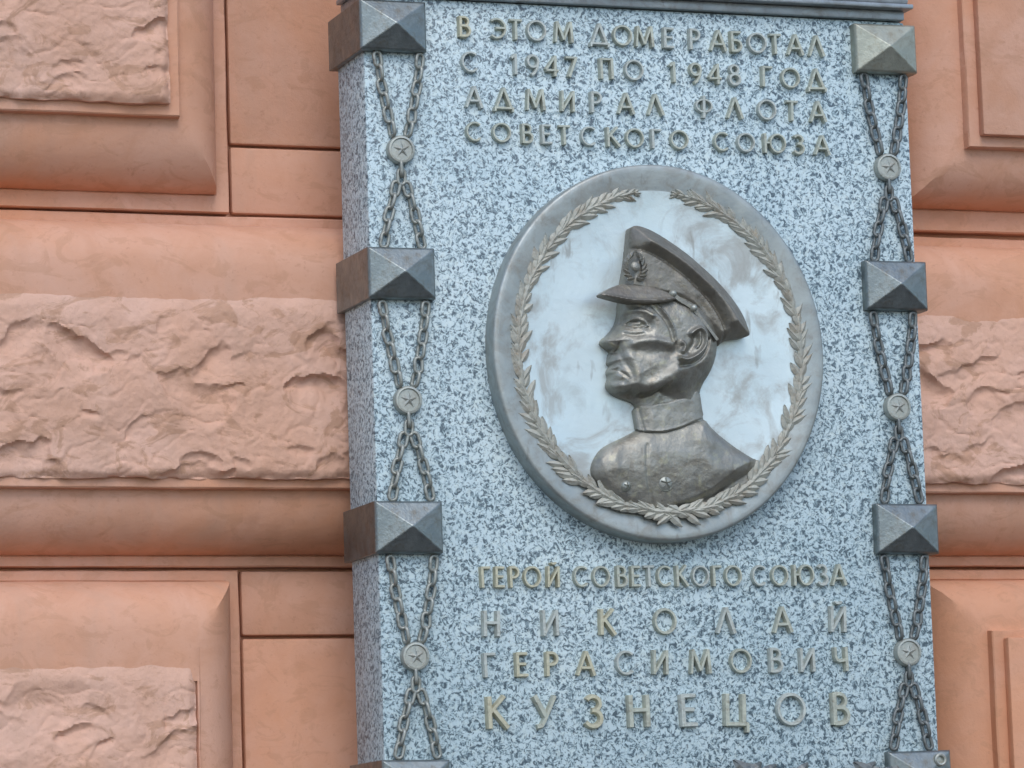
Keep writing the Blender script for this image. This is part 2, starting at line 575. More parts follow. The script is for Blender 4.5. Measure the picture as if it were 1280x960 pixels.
def G(ch):
    """glyph: (advance width, [(points, width, closed)])"""
    k, t = K, T_
    if ch == 'А': return .80, [([(.02, 0), (.40, 1)], t, 0), ([(.40, 1), (.78, 0)], k, 0), ([(.16, .32), (.66, .32)], t, 0)]
    if ch == 'Л': return .78, [([(.02, 0), (.39, 1)], t, 0), ([(.39, 1), (.76, 0)], k, 0)]
    if ch == 'Д': return .90, [([(.08, .03), (.44, 1)], t, 0), ([(.44, 1), (.82, .03)], k, 0), ([(-.02, .03), (.92, .03)], t, 0), ([(.01, .03), (.01, -.14)], t, 0), ([(.89, .03), (.89, -.14)], t, 0)]
    if ch == 'Б': return .58, [([(.07, 0), (.07, 1)], k, 0), ([(.07, .95), (.52, .95)], t, 0), ([(.07, .56)] + arc(.27, .30, .25, .26, 90, -90) + [(.07, .04)], t + .02, 0)]
    if ch == 'В': return .58, [([(.07, 0), (.07, 1)], k, 0), ([(.07, .96)] + arc(.24, .75, .22, .21, 90, -90) + [(.07, .54)], t, 0), ([(.07, .54)] + arc(.27, .29, .26, .25, 90, -90) + [(.07, .04)], t + .02, 0)]
    if ch == 'Г': return .52, [([(.07, 0), (.07, 1)], k, 0), ([(.07, .95), (.52, .95)], t, 0)]
    if ch == 'Е': return .52, [([(.07, 0), (.07, 1)], k, 0), ([(.07, .95), (.50, .95)], t, 0), ([(.07, .52), (.44, .52)], t, 0), ([(.07, .05), (.52, .05)], t, 0)]
    if ch in 'З3': return .56, [(arc(.25, .74, .23, .22, 150, -80) + [(.20, .53)], t + .01, 0), ([(.20, .53)] + arc(.25, .28, .27, .25, 80, -150), t + .03, 0)]
    if ch in 'ИЙ':
        r = [([(.07, 0), (.07, 1)], k * .9, 0), ([(.63, 0), (.63, 1)], k * .9, 0), ([(.09, .08), (.61, .92)], t, 0)]
        if ch == 'Й': r.append((arc(.35, 1.20, .14, .09, 190, 350, 8), t * .8, 0))
        return .70, r
    if ch == 'К': return .66, [([(.07, 0), (.07, 1)], k, 0), ([(.10, .50), (.58, 1)], t, 0), ([(.22, .56), (.66, 0)], k * .95, 0)]
    if ch == 'М': return .96, [([(.06, 0), (.14, 1)], t, 0), ([(.14, 1), (.48, .12)], k * .9, 0), ([(.48, .12), (.82, 1)], t, 0), ([(.82, 1), (.90, 0)], k, 0)]
    if ch == 'Н': return .70, [([(.07, 0), (.07, 1)], k, 0), ([(.63, 0), (.63, 1)], k, 0), ([(.07, .52), (.63, .52)], t, 0)]
    if ch in 'О0': return 1.0, [(arc(.5, .5, .44, .46, 0, 360, 30)[:-1], .15, 1)]
    if ch == 'П': return .68, [([(.07, 0), (.07, 1)], k, 0), ([(.61, 0), (.61, 1)], k, 0), ([(.07, .95), (.61, .95)], t, 0)]
    if ch == 'Р': return .56, [([(.07, 0), (.07, 1)], k, 0), ([(.07, .96)] + arc(.25, .72, .25, .24, 90, -90) + [(.07, .48)], t + .01, 0)]
    if ch == 'С': return .84, [(arc(.48, .5, .42, .46, 48, 312, 22), .145, 0)]
    if ch == 'Т': return .60, [([(.30, 0), (.30, 1)], k, 0), ([(0, .95), (.60, .95)], t, 0)]
    if ch == 'У': return .72, [([(.02, 1), (.38, .36)], k, 0), ([(.70, 1), (.34, .22), (.24, .06), (.08, .03)], t, 0)]
    if ch == 'Ф': return .96, [([(.48, -.04), (.48, 1.04)], k, 0), (arc(.48, .55, .40, .30, 0, 360, 24)[:-1], .13, 1)]
    if ch == 'Ц': return .78, [([(.07, 0), (.07, 1)], k, 0), ([(.63, 0), (.63, 1)], k, 0), ([(.07, .05), (.78, .05)], t, 0), ([(.75, .05), (.75, -.20)], t, 0)]
    if ch == 'Ч': return .64, [([(.57, 0), (.57, 1)], k, 0), ([(.07, 1), (.07, .62), (.12, .48), (.26, .42), (.57, .46)], t + .02, 0)]
    if ch == 'Э': return .80, [(arc(.34, .5, .42, .46, 132, -132, 22), .145, 0), ([(.28, .52), (.74, .52)], t, 0)]
    if ch == 'Ю': return 1.18, [([(.07, 0), (.07, 1)], k, 0), ([(.07, .52), (.34, .52)], t, 0), (arc(.74, .5, .40, .46, 0, 360, 28)[:-1], .145, 1)]
    if ch == '1': return .34, [([(.22, 0), (.22, 1)], k, 0), ([(.22, .97), (.02, .78)], t, 0)]
    if ch == '4': return .66, [([(.50, 0), (.50, 1)], k, 0), ([(.50, .97), (.03, .30)], t, 0), ([(.03, .28), (.66, .28)], t, 0)]
    if ch == '7': return .58, [([(.02, .95), (.56, .95)], t, 0), ([(.56, .97), (.20, 0)], k, 0)]
    if ch == '8': return .60, [(arc(.30, .76, .20, .20, 0, 360, 18)[:-1], t, 1), (arc(.30, .28, .26, .25, 0, 360, 20)[:-1], t + .03, 1)]
    if ch == '9': return .62, [(arc(.31, .68, .26, .28, 0, 360, 20)[:-1], t + .01, 1), ([(.57, .66), (.50, .34), (.36, .10), (.22, 0)], t + .02, 0)]
    raise KeyError(ch)


def ribbon(bm, pts, wd, closed, y):
    """raised bar along a polyline: wide at the stone, narrower on its face"""
    P = [Vector((p[0], p[1])) for p in pts]
    n = len(P)
    rows = []
    for i in range(n):
        if closed: d0, d1 = P[i] - P[i - 1], P[(i + 1) % n] - P[i]
        else:
            d1 = P[i + 1] - P[i] if i < n - 1 else P[i] - P[i - 1]
            d0 = P[i] - P[i - 1] if i > 0 else d1
        d0 = d0.normalized(); d1 = d1.normalized()
        b = (d0 + d1)
        b = b.normalized() if b.length > 1e-6 else d1
        nn = Vector((-b.y, b.x))
        s = 1 / max(.5, abs(nn.dot(Vector((-d1.y, d1.x)))))
        e = Vector((0, 0))
        r = []
        for off, yy in ((-.5, .0015), (-.44, y * .55), (-.26, y), (.26, y), (.44, y * .55), (.5, .0015)):
            q = P[i] + nn * (off * wd * s)
            r.append(bm.verts.new((q.x, yy, q.y)))
        rows.append(r)
    for i in range(n if closed else n - 1):
        a, b = rows[i], rows[(i + 1) % n]
        for j in range(5): bm.faces.new((a[j], a[j + 1], b[j + 1], b[j]))
    if not closed:
        bm.faces.new(rows[0]); bm.faces.new(list(reversed(rows[-1])))


def letter_mesh(ch, h, wscale):
    wdt, strokes = G(ch)
    bm = bmesh.new()
    for i, (pts, wd, cl) in enumerate(strokes):
        pp = [((p[0] - wdt / 2) * h * wscale, p[1] * h) for p in pts]
        ribbon(bm, pp, wd * h * 1.0, cl, -(.0068 + .00025 * i))
    return bm_mesh(bm)


# (characters with their places along the line, baseline left end, baseline right end, cap height px)
LINES = [
    ('ВЭТОМДОМЕРАБОТАЛ', [579.5, 621, 643, 669, 703, 747.5, 777, 804, 834, 867, 896, 919, 945, 967.5, 992.5, 1019], (575, 47), (1030, 72), 25.5, 1.0),
    ('С1947ПО1948ГОД', [586, 642, 665, 688, 712, 757, 791, 840, 868, 892, 917, 957, 987, 1019], (580, 91), (1030, 113), 25.5, 1.0),
    ('АДМИРАЛФЛОТА', [591, 628, 668, 708, 744, 781, 818, 878, 917, 957, 988, 1021], (580, 135), (1035, 154), 25.5, 1.0),
    ('СОВЕТСКОГОСОЮЗА', [591, 626, 658, 682, 704, 734, 765, 792, 819, 848, 900, 931, 967, 997, 1026], (583, 177), (1036, 195), 24, 1.02),
    ('ГЕРОЙСОВЕТСКОГОСОЮЗА', [606, 623, 642, 664, 690, 725, 750, 776, 793, 810, 829, 851, 874, 895, 915, 947, 973, 1003, 1027, 1047], (598, 735), (1055, 732), 26, .90),
    ('НИКОЛАЙ', [613, 687, 758, 830, 906, 977, 1046], (600, 796), (1062, 790), 32, .96),
    ('ГЕРАСИМОВИЧ', [611, 651, 689, 731, 780, 824, 874, 925, 969, 1008, 1050], (600, 847), (1065, 839), 30, .98),
    ('КУЗНЕЦОВ', [621, 680, 741, 798, 860, 919, 988, 1050], (603, 911), (1068, 906), 40, 1.0),
]
cache = {}
rl = random.Random(5)
GOLD = {0: (0,), 4: (0, 1, 2, 3, 4), 5: (2,), 6: (1, 2, 3), 7: (0, 2)}
GREY = {0: (3, 5, 8, 9, 12), 1: (0, 1, 2, 6, 10), 2: (0, 4, 7, 9), 3: (3, 5, 8, 11), 4: (9, 12, 15, 18), 5: (0, 1, 4, 6), 6: (0, 4, 8, 9), 7: (4, 6)}
for li, (txt, xs, bl, br, hp, ws) in enumerate(LINES):
    for ci, (ch, px) in enumerate(zip(txt, xs)):
        py = bl[1] + (br[1] - bl[1]) * (px - bl[0]) / (br[0] - bl[0])
        x, z = at(px, py)
        x2, z2 = at(px, py - hp)
        h = z2 - z
        key = (ch, hp)
        if key not in cache:
            me = letter_mesh(ch, h, ws)
            me.materials.append(M_LETTER)
            for p in me.polygons: p.use_smooth = False
            me.name = 'numeral' if ch.isdigit() else 'letter'
            cache[key] = me
        o = bpy.data.objects.new('numeral' if ch.isdigit() else 'letter', cache[key])
        COL.objects.link(o)
        o.parent = plaque
        o.matrix_parent_inverse = POFF
        o.location = (x, 0, z)
        o.rotation_euler = (0, rl.uniform(-.025, .025), 0)
        lm = M_GOLD if ci in GOLD.get(li, ()) else M_GREY if ci in GREY.get(li, ()) else None
        if lm:
            o.material_slots[0].link = 'OBJECT'
            o.material_slots[0].material = lm

# ------------------------------------------------------------------ medallion
MX, MZ, MA, MB = -.0045, -.090, .2125, .2275        # centre and half axes of the oval
YD = -.024                                          # face of the oval field
NSEG = 160
prof = [(1.0, .001), (1.0, -.021), (.997, -.0255), (.992, -.0272), (.982, -.0280), (.960, -.0278), (.93, -.0270),
        (.90, -.0260), (.872, -.0250), (.86, -.0244), (.6, -.0240), (.3, -.0236)]
vs, fs = [], []
for (q, y) in prof:
    for k in range(NSEG):
        a = 2 * math.pi * k / NSEG
        wob = 1 + (.0016 * math.sin(5 * a + 1) if q > .9 else 0)
        vs.append((MX + MA * q * wob * math.cos(a), y, MZ + MB * q * wob * math.sin(a)))
for i in range(len(prof) - 1):
    for k in range(NSEG):
        a, b = i * NSEG + k, i * NSEG + (k + 1) % NSEG
        fs.append((a, b, b + NSEG, a + NSEG))
fs.append(tuple((len(prof) - 1) * NSEG + k for k in range(NSEG)))
medal = ppart('portrait_medallion', mesh_of(vs, fs, True), M_DISC, 60, 'oval pale bronze medallion with laurel wreath and officer in profile')
medal.data.materials.append(M_RIM)
for p in medal.data.polygons:
    if p.index < 9 * NSEG: p.material_index = 1


def mpart(name, me, mat, smooth=None, label=None):
    o = link(name, me, mat, medal, smooth)
    if label: o['label'] = label
    return o


def leaf(bm, x, z, ang, L, W, y, lift, rnd):
    """one laurel leaf: raised mid rib, both halves sloping away; ang = direction of the tip"""
    c, s = math.cos(ang), math.sin(ang)
    def P(u, v, yy): return bm.verts.new((x + u * c - v * s, yy, z + u * s + v * c))
    n = 5
    top, lft, rgt = [], [], []
    for i in range(n + 1):
        t = i / n
        wv = W * (math.sin(math.pi * min(1, t * .92 + .05)) ** .8) * .5
        yy = y - lift * math.sin(math.pi * (t * .8 + .15))
        top.append(P(t * L, 0, yy - .0011))
        lft.append(P(t * L, wv, yy + .0016)); rgt.append(P(t * L, -wv, yy + .0016))
    for i in range(n):
        bm.faces.new((top[i], top[i + 1], lft[i + 1], lft[i]))
        bm.faces.new((rgt[i], rgt[i + 1], top[i + 1], top[i]))


def branch(sign):
    """half of the wreath, from bottom centre up one side; leaves point along the stem"""
    bm = bmesh.new()
    rb = random.Random(20 + sign)
    n = 58
    A, B = .1815, .1935
    pts = []
    for k in range(n + 1):
        th = math.radians(-90 + sign * (-4 + 178 * k / n))
        pts.append((MX + .002 + A * math.cos(th), MZ + B * math.sin(th), th))
    for k in range(n):
        x, z, th = pts[k]
        x2, z2, _ = pts[k + 1]
        d = math.atan2(z2 - z, x2 - x)
        taper = 1.0 if k < n - 5 else 1 - .12 * (k - n + 5)
        # the spray rides over the tunic at the bottom
        over = max(0, 1 - abs(x - MX) / .135) if z < -.21 else 0
        y = YD - .0020 - .0080 * over ** .6
        for side in (-1, 1):
            if rb.random() < .06: continue
            leaf(bm, x + rb.uniform(-.0012, .0012), z + rb.uniform(-.0012, .0012), d + side * (.50 + rb.uniform(-.24, .24)), .0235 * taper * rb.uniform(.68, 1.15), .0088 * taper * rb.uniform(.8, 1.15), y + rb.uniform(-.0004, .0006), .0012, rb)
        leaf(bm, x, z, d + rb.uniform(-.2, .2), .019 * taper, .0080 * taper, y - .0006, .0012, rb)
    return bm_mesh(bm, False)


mpart('laurel_branch', branch(1), M_LEAF)
mpart('laurel_branch', branch(-1), M_LEAF)

# ---- relief portrait: height fields inside traced outlines, each at its real depth
YP = YD - .014


def zoomed(pts, sc, ox, oy, y=YP):
    return [at(ox + p[0] / sc, oy + p[1] / sc, y) for p in pts]


def edge(pts, sc, ox, oy, xa, xb):
    out = []
    for p in pts:
        t = min(1, max(0, (p[0] - xa) / (xb - xa)))
        out.append(at(ox + p[0] / sc, oy + p[1] / sc, YD + .001 + (YP - YD - .001) * t))
    return out


def E4(pts): return edge(pts, 3.693, 700, 260, 320, 640)
def E5(pts): return edge(pts, 4.364, 700, 460, 260, 900)


def Z4(pts): return zoomed(pts, 3.693, 700, 260, YD - .029)
def Z5(pts): return zoomed(pts, 4.364, 700, 460, YD - .019)
def Z6(pts): return zoomed(pts, 6.0, 740, 360, YD - .028)


def inside(poly, X, Z):
    r = np.zeros(X.shape, bool)
    n = len(poly)
    for i in range(n):
        (x0, z0), (x1, z1) = poly[i], poly[(i + 1) % n]
        if z0 == z1: continue
        c = ((z0 > Z) != (z1 > Z)) & (X < (x1 - x0) * (Z - z0) / (z1 - z0) + x0)
        r ^= c
    return r


def seg_dist(pts, X, Z, closed=False, want_pt=False):
    D = np.full(X.shape, 1e9)
    PX, PZ = X.copy(), Z.copy()
    n = len(pts)
    for i in range(n if closed else n - 1):
        (x0, z0), (x1, z1) = pts[i], pts[(i + 1) % n]
        dx, dz = x1 - x0, z1 - z0
        L = dx * dx + dz * dz + 1e-15
        t = np.clip(((X - x0) * dx + (Z - z0) * dz) / L, 0, 1)
        qx, qz = x0 + t * dx, z0 + t * dz
        d = np.hypot(X - qx, Z - qz)
        k = d < D
        D = np.where(k, d, D); PX = np.where(k, qx, PX); PZ = np.where(k, qz, PZ)
    return (D, PX, PZ) if want_pt else D


def smooth_poly(pts, it=2, closed=True):
    for _ in range(it):
        q = []
        n = len(pts)
        rng = range(n) if closed else range(n - 1)
        if not closed: q.append(pts[0])
        for i in rng:
            a, b = pts[i], pts[(i + 1) % n]
            q += [(a[0] * .75 + b[0] * .25, a[1] * .75 + b[1] * .25), (a[0] * .25 + b[0] * .75, a[1] * .25 + b[1] * .75)]
        if not closed: q.append(pts[-1])
        pts = q
    return pts


def dome(d, R, H):
    t = np.clip(d / R, 0, 1)
    return H * np.sqrt(np.clip(1 - (1 - t) ** 2, 0, 1))


def strokes(X, Z, feats):
    """sum of soft ridges (+) and creases (-): (points, sigma, amplitude)"""
    h = 0
    for pts, sg, am in feats:
        pts = smooth_poly(pts, 2, False) if len(pts) > 2 else pts
        D = seg_dist(pts, X, Z) if len(pts) > 1 else np.hypot(X - pts[0][0], Z - pts[0][1])
        h = h + am * np.exp(-(D / sg) ** 2)
    return h


def relief(name, poly, hfun, y0, mat, st=.0010, sharp=60, foot=None):
    xs = [p[0] for p in poly]; zs = [p[1] for p in poly]
    nx, nz = int((max(xs) - min(xs)) / st) + 5, int((max(zs) - min(zs)) / st) + 5
    X, Z = np.meshgrid(min(xs) - 2 * st + st * np.arange(nx), min(zs) - 2 * st + st * np.arange(nz), indexing='ij')
    ins = inside(poly, X, Z)
    D, PX, PZ = seg_dist(poly, X, Z, True, True)
    cell = ins[:-1, :-1] | ins[1:, :-1] | ins[:-1, 1:] | ins[1:, 1:]
    use = np.zeros_like(ins)
    use[:-1, :-1] |= cell; use[1:, :-1] |= cell; use[:-1, 1:] |= cell; use[1:, 1:] |= cell
    X = np.where(ins, X, PX); Z = np.where(ins, Z, PZ)
    D = np.where(ins, D, 0)
    H = hfun(X, Z, D) * .85
    idx = -np.ones(ins.shape, int)
    idx[use] = np.arange(use.sum())
    V = np.stack([X[use], y0 - H[use], Z[use]], -1).tolist()
    I, J = np.nonzero(cell)
    fs = [(int(idx[i, j]), int(idx[i + 1, j]), int(idx[i + 1, j + 1]), int(idx[i, j + 1])) for i, j in zip(I, J)]
    me = mesh_of(V, fs)
    bm = bmesh.new(); bm.from_mesh(me)
    bmesh.ops.remove_doubles(bm, verts=bm.verts, dist=1e-5)
    # skirt down to the field
    be = [e for e in bm.edges if e.is_boundary]
    r = bmesh.ops.extrude_edge_only(bm, edges=be)
    for g in r['geom']:
        if isinstance(g, bmesh.types.BMVert): g.co.y = YD + .002 if foot is None else foot
    bmesh.ops.recalc_face_normals(bm, faces=bm.faces)
    me2 = bpy.data.meshes.new('m'); bm.to_mesh(me2); bm.free()
    # make sure the front faces the street
    s = sum(p.normal.y * p.area for p in me2.polygons)
    if s > 0: me2.flip_normals()
    return mpart(name, me2, mat, sharp)


# tunic
TUNIC = smooth_poly(E5([(450, 318), (380, 360), (300, 398), (222, 436), (182, 488), (160, 545), (166, 600), (205, 650), (262, 705), (340, 762), (450, 800), (600, 815), (750, 800), (860, 765), (960, 712), (1050, 650), (1108, 585), (1116, 510), (1060, 478), (980, 428), (900, 368), (835, 312), (800, 262), (640, 285)]), 2)
CUT = Z5([(1130, 470), (1080, 490), (980, 540), (900, 600), (840, 650), (740, 700), (640, 730)])
CUTP = CUT + Z5([(640, 900), (1200, 900), (1200, 470)])


def tunic_h(X, Z, D):
    h = dome(D, .050, .026)
    zz = (Z + .30) / .14
    h = h * np.clip(.55 + .62 * zz, .35, 1.0)
    c = inside(CUTP, X, Z)
    dc = seg_dist(CUT, X, Z)
    h = np.where(c, np.maximum(h - dc * .85, .004), h)
    h = h + strokes(X, Z, [
        (Z5([(330, 420), (300, 520), (330, 620), (400, 720)]), .006, .0022),
        (Z5([(480, 420), (470, 540), (500, 680), (540, 780)]), .0018, -.0016),
        (Z5([(245, 500), (260, 590), (330, 680)]), .007, .003),
        (Z5([(560, 380), (700, 400), (880, 470)]), .012, -.0018),
        (Z5([(820, 350), (800, 470), (860, 560)]), .010, .0018)]) * np.clip(D / .006, 0, 1)
    h = h + .0005 * fbm(X / .014, Z / .014, 3) * np.clip(D / .004, 0, 1)
    return h


relief('tunic', TUNIC, tunic_h, YD, M_FIG, .0013)

# head and neck: one surface
FACE = smooth_poly(E4([(262, 415), (259, 450), (258, 490), (250, 532), (236, 560), (206, 594), (184, 610), (176, 626), (184, 641), (204, 656), (224, 668), (215, 686), (212, 706), (209, 722), (222, 735), (212, 746), (207, 764), (214, 784), (211, 800), (205, 816), (208, 836), (226, 858), (256, 876), (300, 892), (345, 905), (420, 900), (500, 880), (600, 850), (655, 835), (672, 806), (700, 762), (722, 700), (730, 640), (735, 560), (690, 470), (600, 395), (480, 370), (340, 380)]), 1)
NECK = smooth_poly(E4([(310, 860), (336, 900), (348, 935), (358, 985), (368, 1040), (520, 1060), (690, 1010), (672, 960), (663, 900), (655, 850), (660, 780), (560, 760)]), 1)
HEADP = smooth_poly(E4([(262, 415), (259, 450), (258, 490), (250, 532), (236, 560), (206, 594), (184, 610), (176, 626), (184, 641), (204, 656), (224, 668), (215, 686), (212, 706), (209, 722), (222, 735), (212, 746), (207, 764), (214, 784), (211, 800), (205, 816), (208, 836), (226, 858), (256, 876), (300, 892), (336, 906), (348, 935), (358, 985), (368, 1040), (520, 1060), (690, 1010), (672, 960), (663, 900), (656, 850), (672, 806), (700, 762), (722, 700), (730, 640), (735, 560), (690, 470), (600, 395), (480, 370), (340, 380)]), 1)
JAW = smooth_poly(Z6([(95, 700), (105, 755), (150, 772), (230, 762), (310, 748), (380, 778), (450, 768), (520, 725), (590, 680), (650, 610), (700, 560), (830, 520), (960, 500)]), 1, False)
JAWP = JAW + Z6([(1200, 500), (1200, 1400), (-200, 1400), (-200, 700)])


def head_h(X, Z, D):
    df = np.where(inside(FACE, X, Z), seg_dist(FACE, X, Z, True), 0)
    hf = dome(D, .046, .040) + .004
    # neck: a cylinder set back behind the jaw
    hn = dome(D, .036, .013) + .002
    below = inside(JAWP, X, Z)
    dj = seg_dist(JAW, X, Z)
    # the step under the jaw softens to nothing behind the ear
    xe = np.clip((X - Z6([(520, 700)])[0][0]) / (Z6([(760, 560)])[0][0] - Z6([(520, 700)])[0][0]), 0, 1)
    fall = np.clip(dj / (.006 + .040 * xe), 0, 1)
    fall = fall * fall * (3 - 2 * fall)
    h = np.where(below, hf * (1 - fall) + np.minimum(hf, hn) * fall, hf)
    k = np.clip(D / .005, 0, 1)
    kk = np.clip(D / .0025, 0, 1)
    h = h + 1.0 * kk * strokes(X, Z, [
        # brow, socket, lids, eyeball
        (Z6([(195, 195), (235, 185), (300, 165), (370, 178), (430, 215)]), .0030, .0030),
        (Z6([(235, 245), (290, 262), (350, 275), (410, 290)]), .0060, -.0062),
        (Z6([(262, 262), (300, 232), (345, 236), (385, 262), (405, 285)]), .0013, .0034),
        (Z6([(300, 268), (345, 272)]), .0026, .0040),
        (Z6([(262, 286), (310, 304), (365, 304), (405, 290)]), .0012, .0026),
        (Z6([(270, 262), (300, 248), (345, 252)]), .0007, -.0018),
        (Z6([(250, 340), (300, 362), (370, 350)]), .0022, -.0018),
        (Z6([(235, 310), (300, 335), (360, 330)]), .0030, .0012),
        (Z6([(205, 215), (215, 260), (195, 330)]), .0036, -.0020),
        # nose
        (Z6([(180, 250), (150, 330), (105, 385), (75, 405)]), .0040, .0030),
        (Z6([(130, 408), (165, 420), (190, 445)]), .0022, .0040),
        (Z6([(150, 458), (188, 470)]), .0014, -.0050),
        (Z6([(215, 410), (215, 450), (200, 480)]), .0013, -.0034),
        (Z6([(75, 440), (130, 462)]), .0018, -.0016),
        # fold from nose to mouth corner
        (Z6([(205, 470), (245, 540), (285, 620), (300, 700)]), .0030, -.0019),
        (Z6([(245, 450), (290, 540), (330, 640), (325, 720)]), .0055, .0020),
        # mouth
        (Z6([(105, 582), (150, 604), (205, 604)]), .0014, -.0042), (Z6([(205, 604), (240, 640), (275, 680)]), .0016, -.0024),
        (Z6([(115, 555), (150, 575), (205, 580)]), .0018, .0016),
        (Z6([(150, 500), (150, 545)]), .0022, -.0014),
        (Z6([(115, 628), (160, 640), (225, 660)]), .0024, .0018),
        (Z6([(112, 690), (160, 692), (240, 700)]), .0028, -.0024),
        (Z6([(130, 735), (180, 745), (270, 735)]), .0036, .0034),
        # cheek bone, hollow, jaw line
        (Z6([(300, 425), (380, 400), (470, 405), (570, 432)]), .0050, .0046),
        (Z6([(340, 480), (420, 500), (500, 485), (560, 500)]), .0070, -.0040),
        (Z6([(300, 715), (380, 745), (460, 725), (540, 670), (610, 620)]), .0060, .0046),
        (Z6([(370, 580), (420, 640)]), .0090, -.0016),
        # sideburn edge
        (Z6([(462, 130), (540, 220), (588, 310), (600, 405)]), .0013, .0032),
        (Z6([(440, 150), (515, 235), (565, 320), (580, 400)]), .0022, -.0022),
        # ear
        (Z6([(712, 352), (745, 325), (790, 308), (828, 345), (836, 400), (820, 455), (780, 500), (725, 535), (672, 552), (635, 538)]), .0026, .0078),
        (Z6([(785, 350), (790, 410), (765, 455)]), .0016, .0028),
        (Z6([(750, 380), (745, 430), (705, 480)]), .0040, -.0050),
        (Z6([(648, 420), (672, 445), (655, 485)]), .0024, .0052),
        (Z6([(600, 440), (610, 480)]), .0034, -.0034),
        (Z6([(640, 590), (720, 582), (800, 540), (850, 470), (868, 390)]), .0022, -.0042),
        # nape and tendon
        (Z6([(600, 660), (540, 780), (470, 880)]), .0050, .0020),
        (Z6([(700, 640), (660, 740)]), .0060, .0018),
        (Z6([(780, 600), (860, 640), (900, 600)]), .0030, -.0010),
    ])
    h = h + .0004 * fbm(X / .010, Z / .010, 3) * k
    return h


relief('portrait_head', HEADP, head_h, YD - .002, M_FIG, .00085)

# stand-up collar
COLLAR = smooth_poly(Z5([(418, 205), (432, 285), (440, 338), (500, 350), (570, 350), (660, 328), (745, 288), (806, 262), (792, 205), (776, 112), (700, 150), (600, 182), (500, 196)]), 1)


def collar_h(X, Z, D):
    x0, x1 = at(700 + 418 / 4.364, 520, YP)[0], at(700 + 800 / 4.364, 520, YP)[0]
    u = np.clip((X - x0) / (x1 - x0), 0, 1)
    h = .006 + .0135 * np.sqrt(np.clip(1 - (2 * u - 1) ** 2, 0, 1)) * np.clip(D / .002 * .2 + .8, 0, 1)
    h = h + strokes(X, Z, [(Z5([(445, 215), (455, 280), (470, 335)]), .0016, -.0018), (Z5([(480, 215), (520, 260), (500, 320)]), .006, .0012), (Z5([(430, 200), (600, 185), (770, 118)]), .0015, .0014), (Z5([(445, 334), (570, 346), (660, 324), (800, 262)]), .0016, .0012)])
    h = h + .0005 * fbm(X / .012, Z / .012, 3)
    return h


relief('collar', COLLAR, collar_h, YD, M_FIG, .0011)

# cap: band and wide crown in one piece
CAPP = smooth_poly(E4([(300, 112), (306, 99), (322, 94), (352, 98), (400, 114), (450, 139), (520, 180), (590, 226), (650, 275), (710, 330), (760, 385), (803, 440), (836, 492), (856, 540), (872, 586), (856, 597), (800, 604), (765, 609), (742, 626), (728, 642), (700, 606), (660, 560), (620, 512), (580, 476), (545, 452), (510, 436), (400, 420), (262, 400), (270, 350), (279, 300), (287, 250), (291, 210), (296, 160)]), 1)
CREASE = smooth_poly(Z4([(280, 176), (330, 180), (400, 194), (480, 238), (560, 297), (640, 368), (705, 440), (752, 520), (768, 575), (760, 640)]), 2, False)
CROWN = CREASE + Z4([(1100, 640), (1100, -100), (280, -100)])


def cap_h(X, Z, D):
    up = inside(CROWN, X, Z)
    dc = seg_dist(CREASE, X, Z)
    band = dome(D, .030, .030) + .012
    band = band + .003 * np.clip(dc / .02, 0, 1)
    # crown swells out over the band and leans back to its top edge
    cr = .026 + dome(D, .016, .020)
    g = np.clip(dc / .010, 0, 1)
    g = g * g * (3 - 2 * g)
    base = np.minimum(band, .036)
    h = np.where(up, base * (1 - g) + np.minimum(cr, .022 + D * 1.3) * g, base)
    h = h + strokes(X, Z, [
        (CREASE, .0020, -.0040),
        (Z4([(325, 140), (400, 152), (500, 205), (600, 280), (700, 375), (780, 480), (815, 560)]), .0055, .0026),
        (Z4([(520, 426), (580, 464), (650, 536), (726, 632)]), .0022, .0016),
        (Z4([(640, 420), (700, 520), (745, 600)]), .0040, -.0022),
        (Z4([(560, 330), (640, 420)]), .0070, .0016)]) * np.clip(D / .003, 0, 1)
    h = h + .0004 * fbm(X / .012, Z / .012, 3) * np.clip(D / .004, 0, 1)
    return h


relief('peaked_cap', CAPP, cap_h, YD, M_CAP, .0011)

VIS = smooth_poly(Z4([(170, 406), (200, 384), (250, 360), (300, 346), (400, 350), (460, 376), (506, 400), (524, 424), (500, 436), (440, 446), (350, 446), (280, 436), (220, 420)]), 1)


def visor_h(X, Z, D):
    zt, zb = Z4([(300, 346)])[0][1], Z4([(300, 446)])[0][1]
    t = np.clip((zt - Z) / (zt - zb), 0, 1)
    h = .030 + .021 * t + dome(D, .003, .003)
    h = h + strokes(X, Z, [(Z4([(200, 408), (280, 426), (350, 434), (440, 432), (505, 424)]), .0014, .0022)])
    return h


relief('cap_visor', VIS, visor_h, YD, M_CAP, .0010, 50, YD - .021)


def small_dome(bm, x, z, y, r, hgt, n=16, rings=4):
    prev = None
    for i in range(rings + 1):
        a = i / rings * math.pi / 2
        rr, yy = r * math.cos(a), y - hgt * math.sin(a)
        if i == rings: cur = [bm.verts.new((x, y - hgt, z))]
        else: cur = [bm.verts.new((x + rr * math.cos(2 * math.pi * k / n), yy, z + rr * math.sin(2 * math.pi * k / n))) for k in range(n)]
        if prev:
            for k in range(n):
                if len(cur) == 1: bm.faces.new((prev[k], prev[(k + 1) % n], cur[0]))
                else: bm.faces.new((prev[k], prev[(k + 1) % n], cur[(k + 1) % n], cur[k]))
        prev = cur


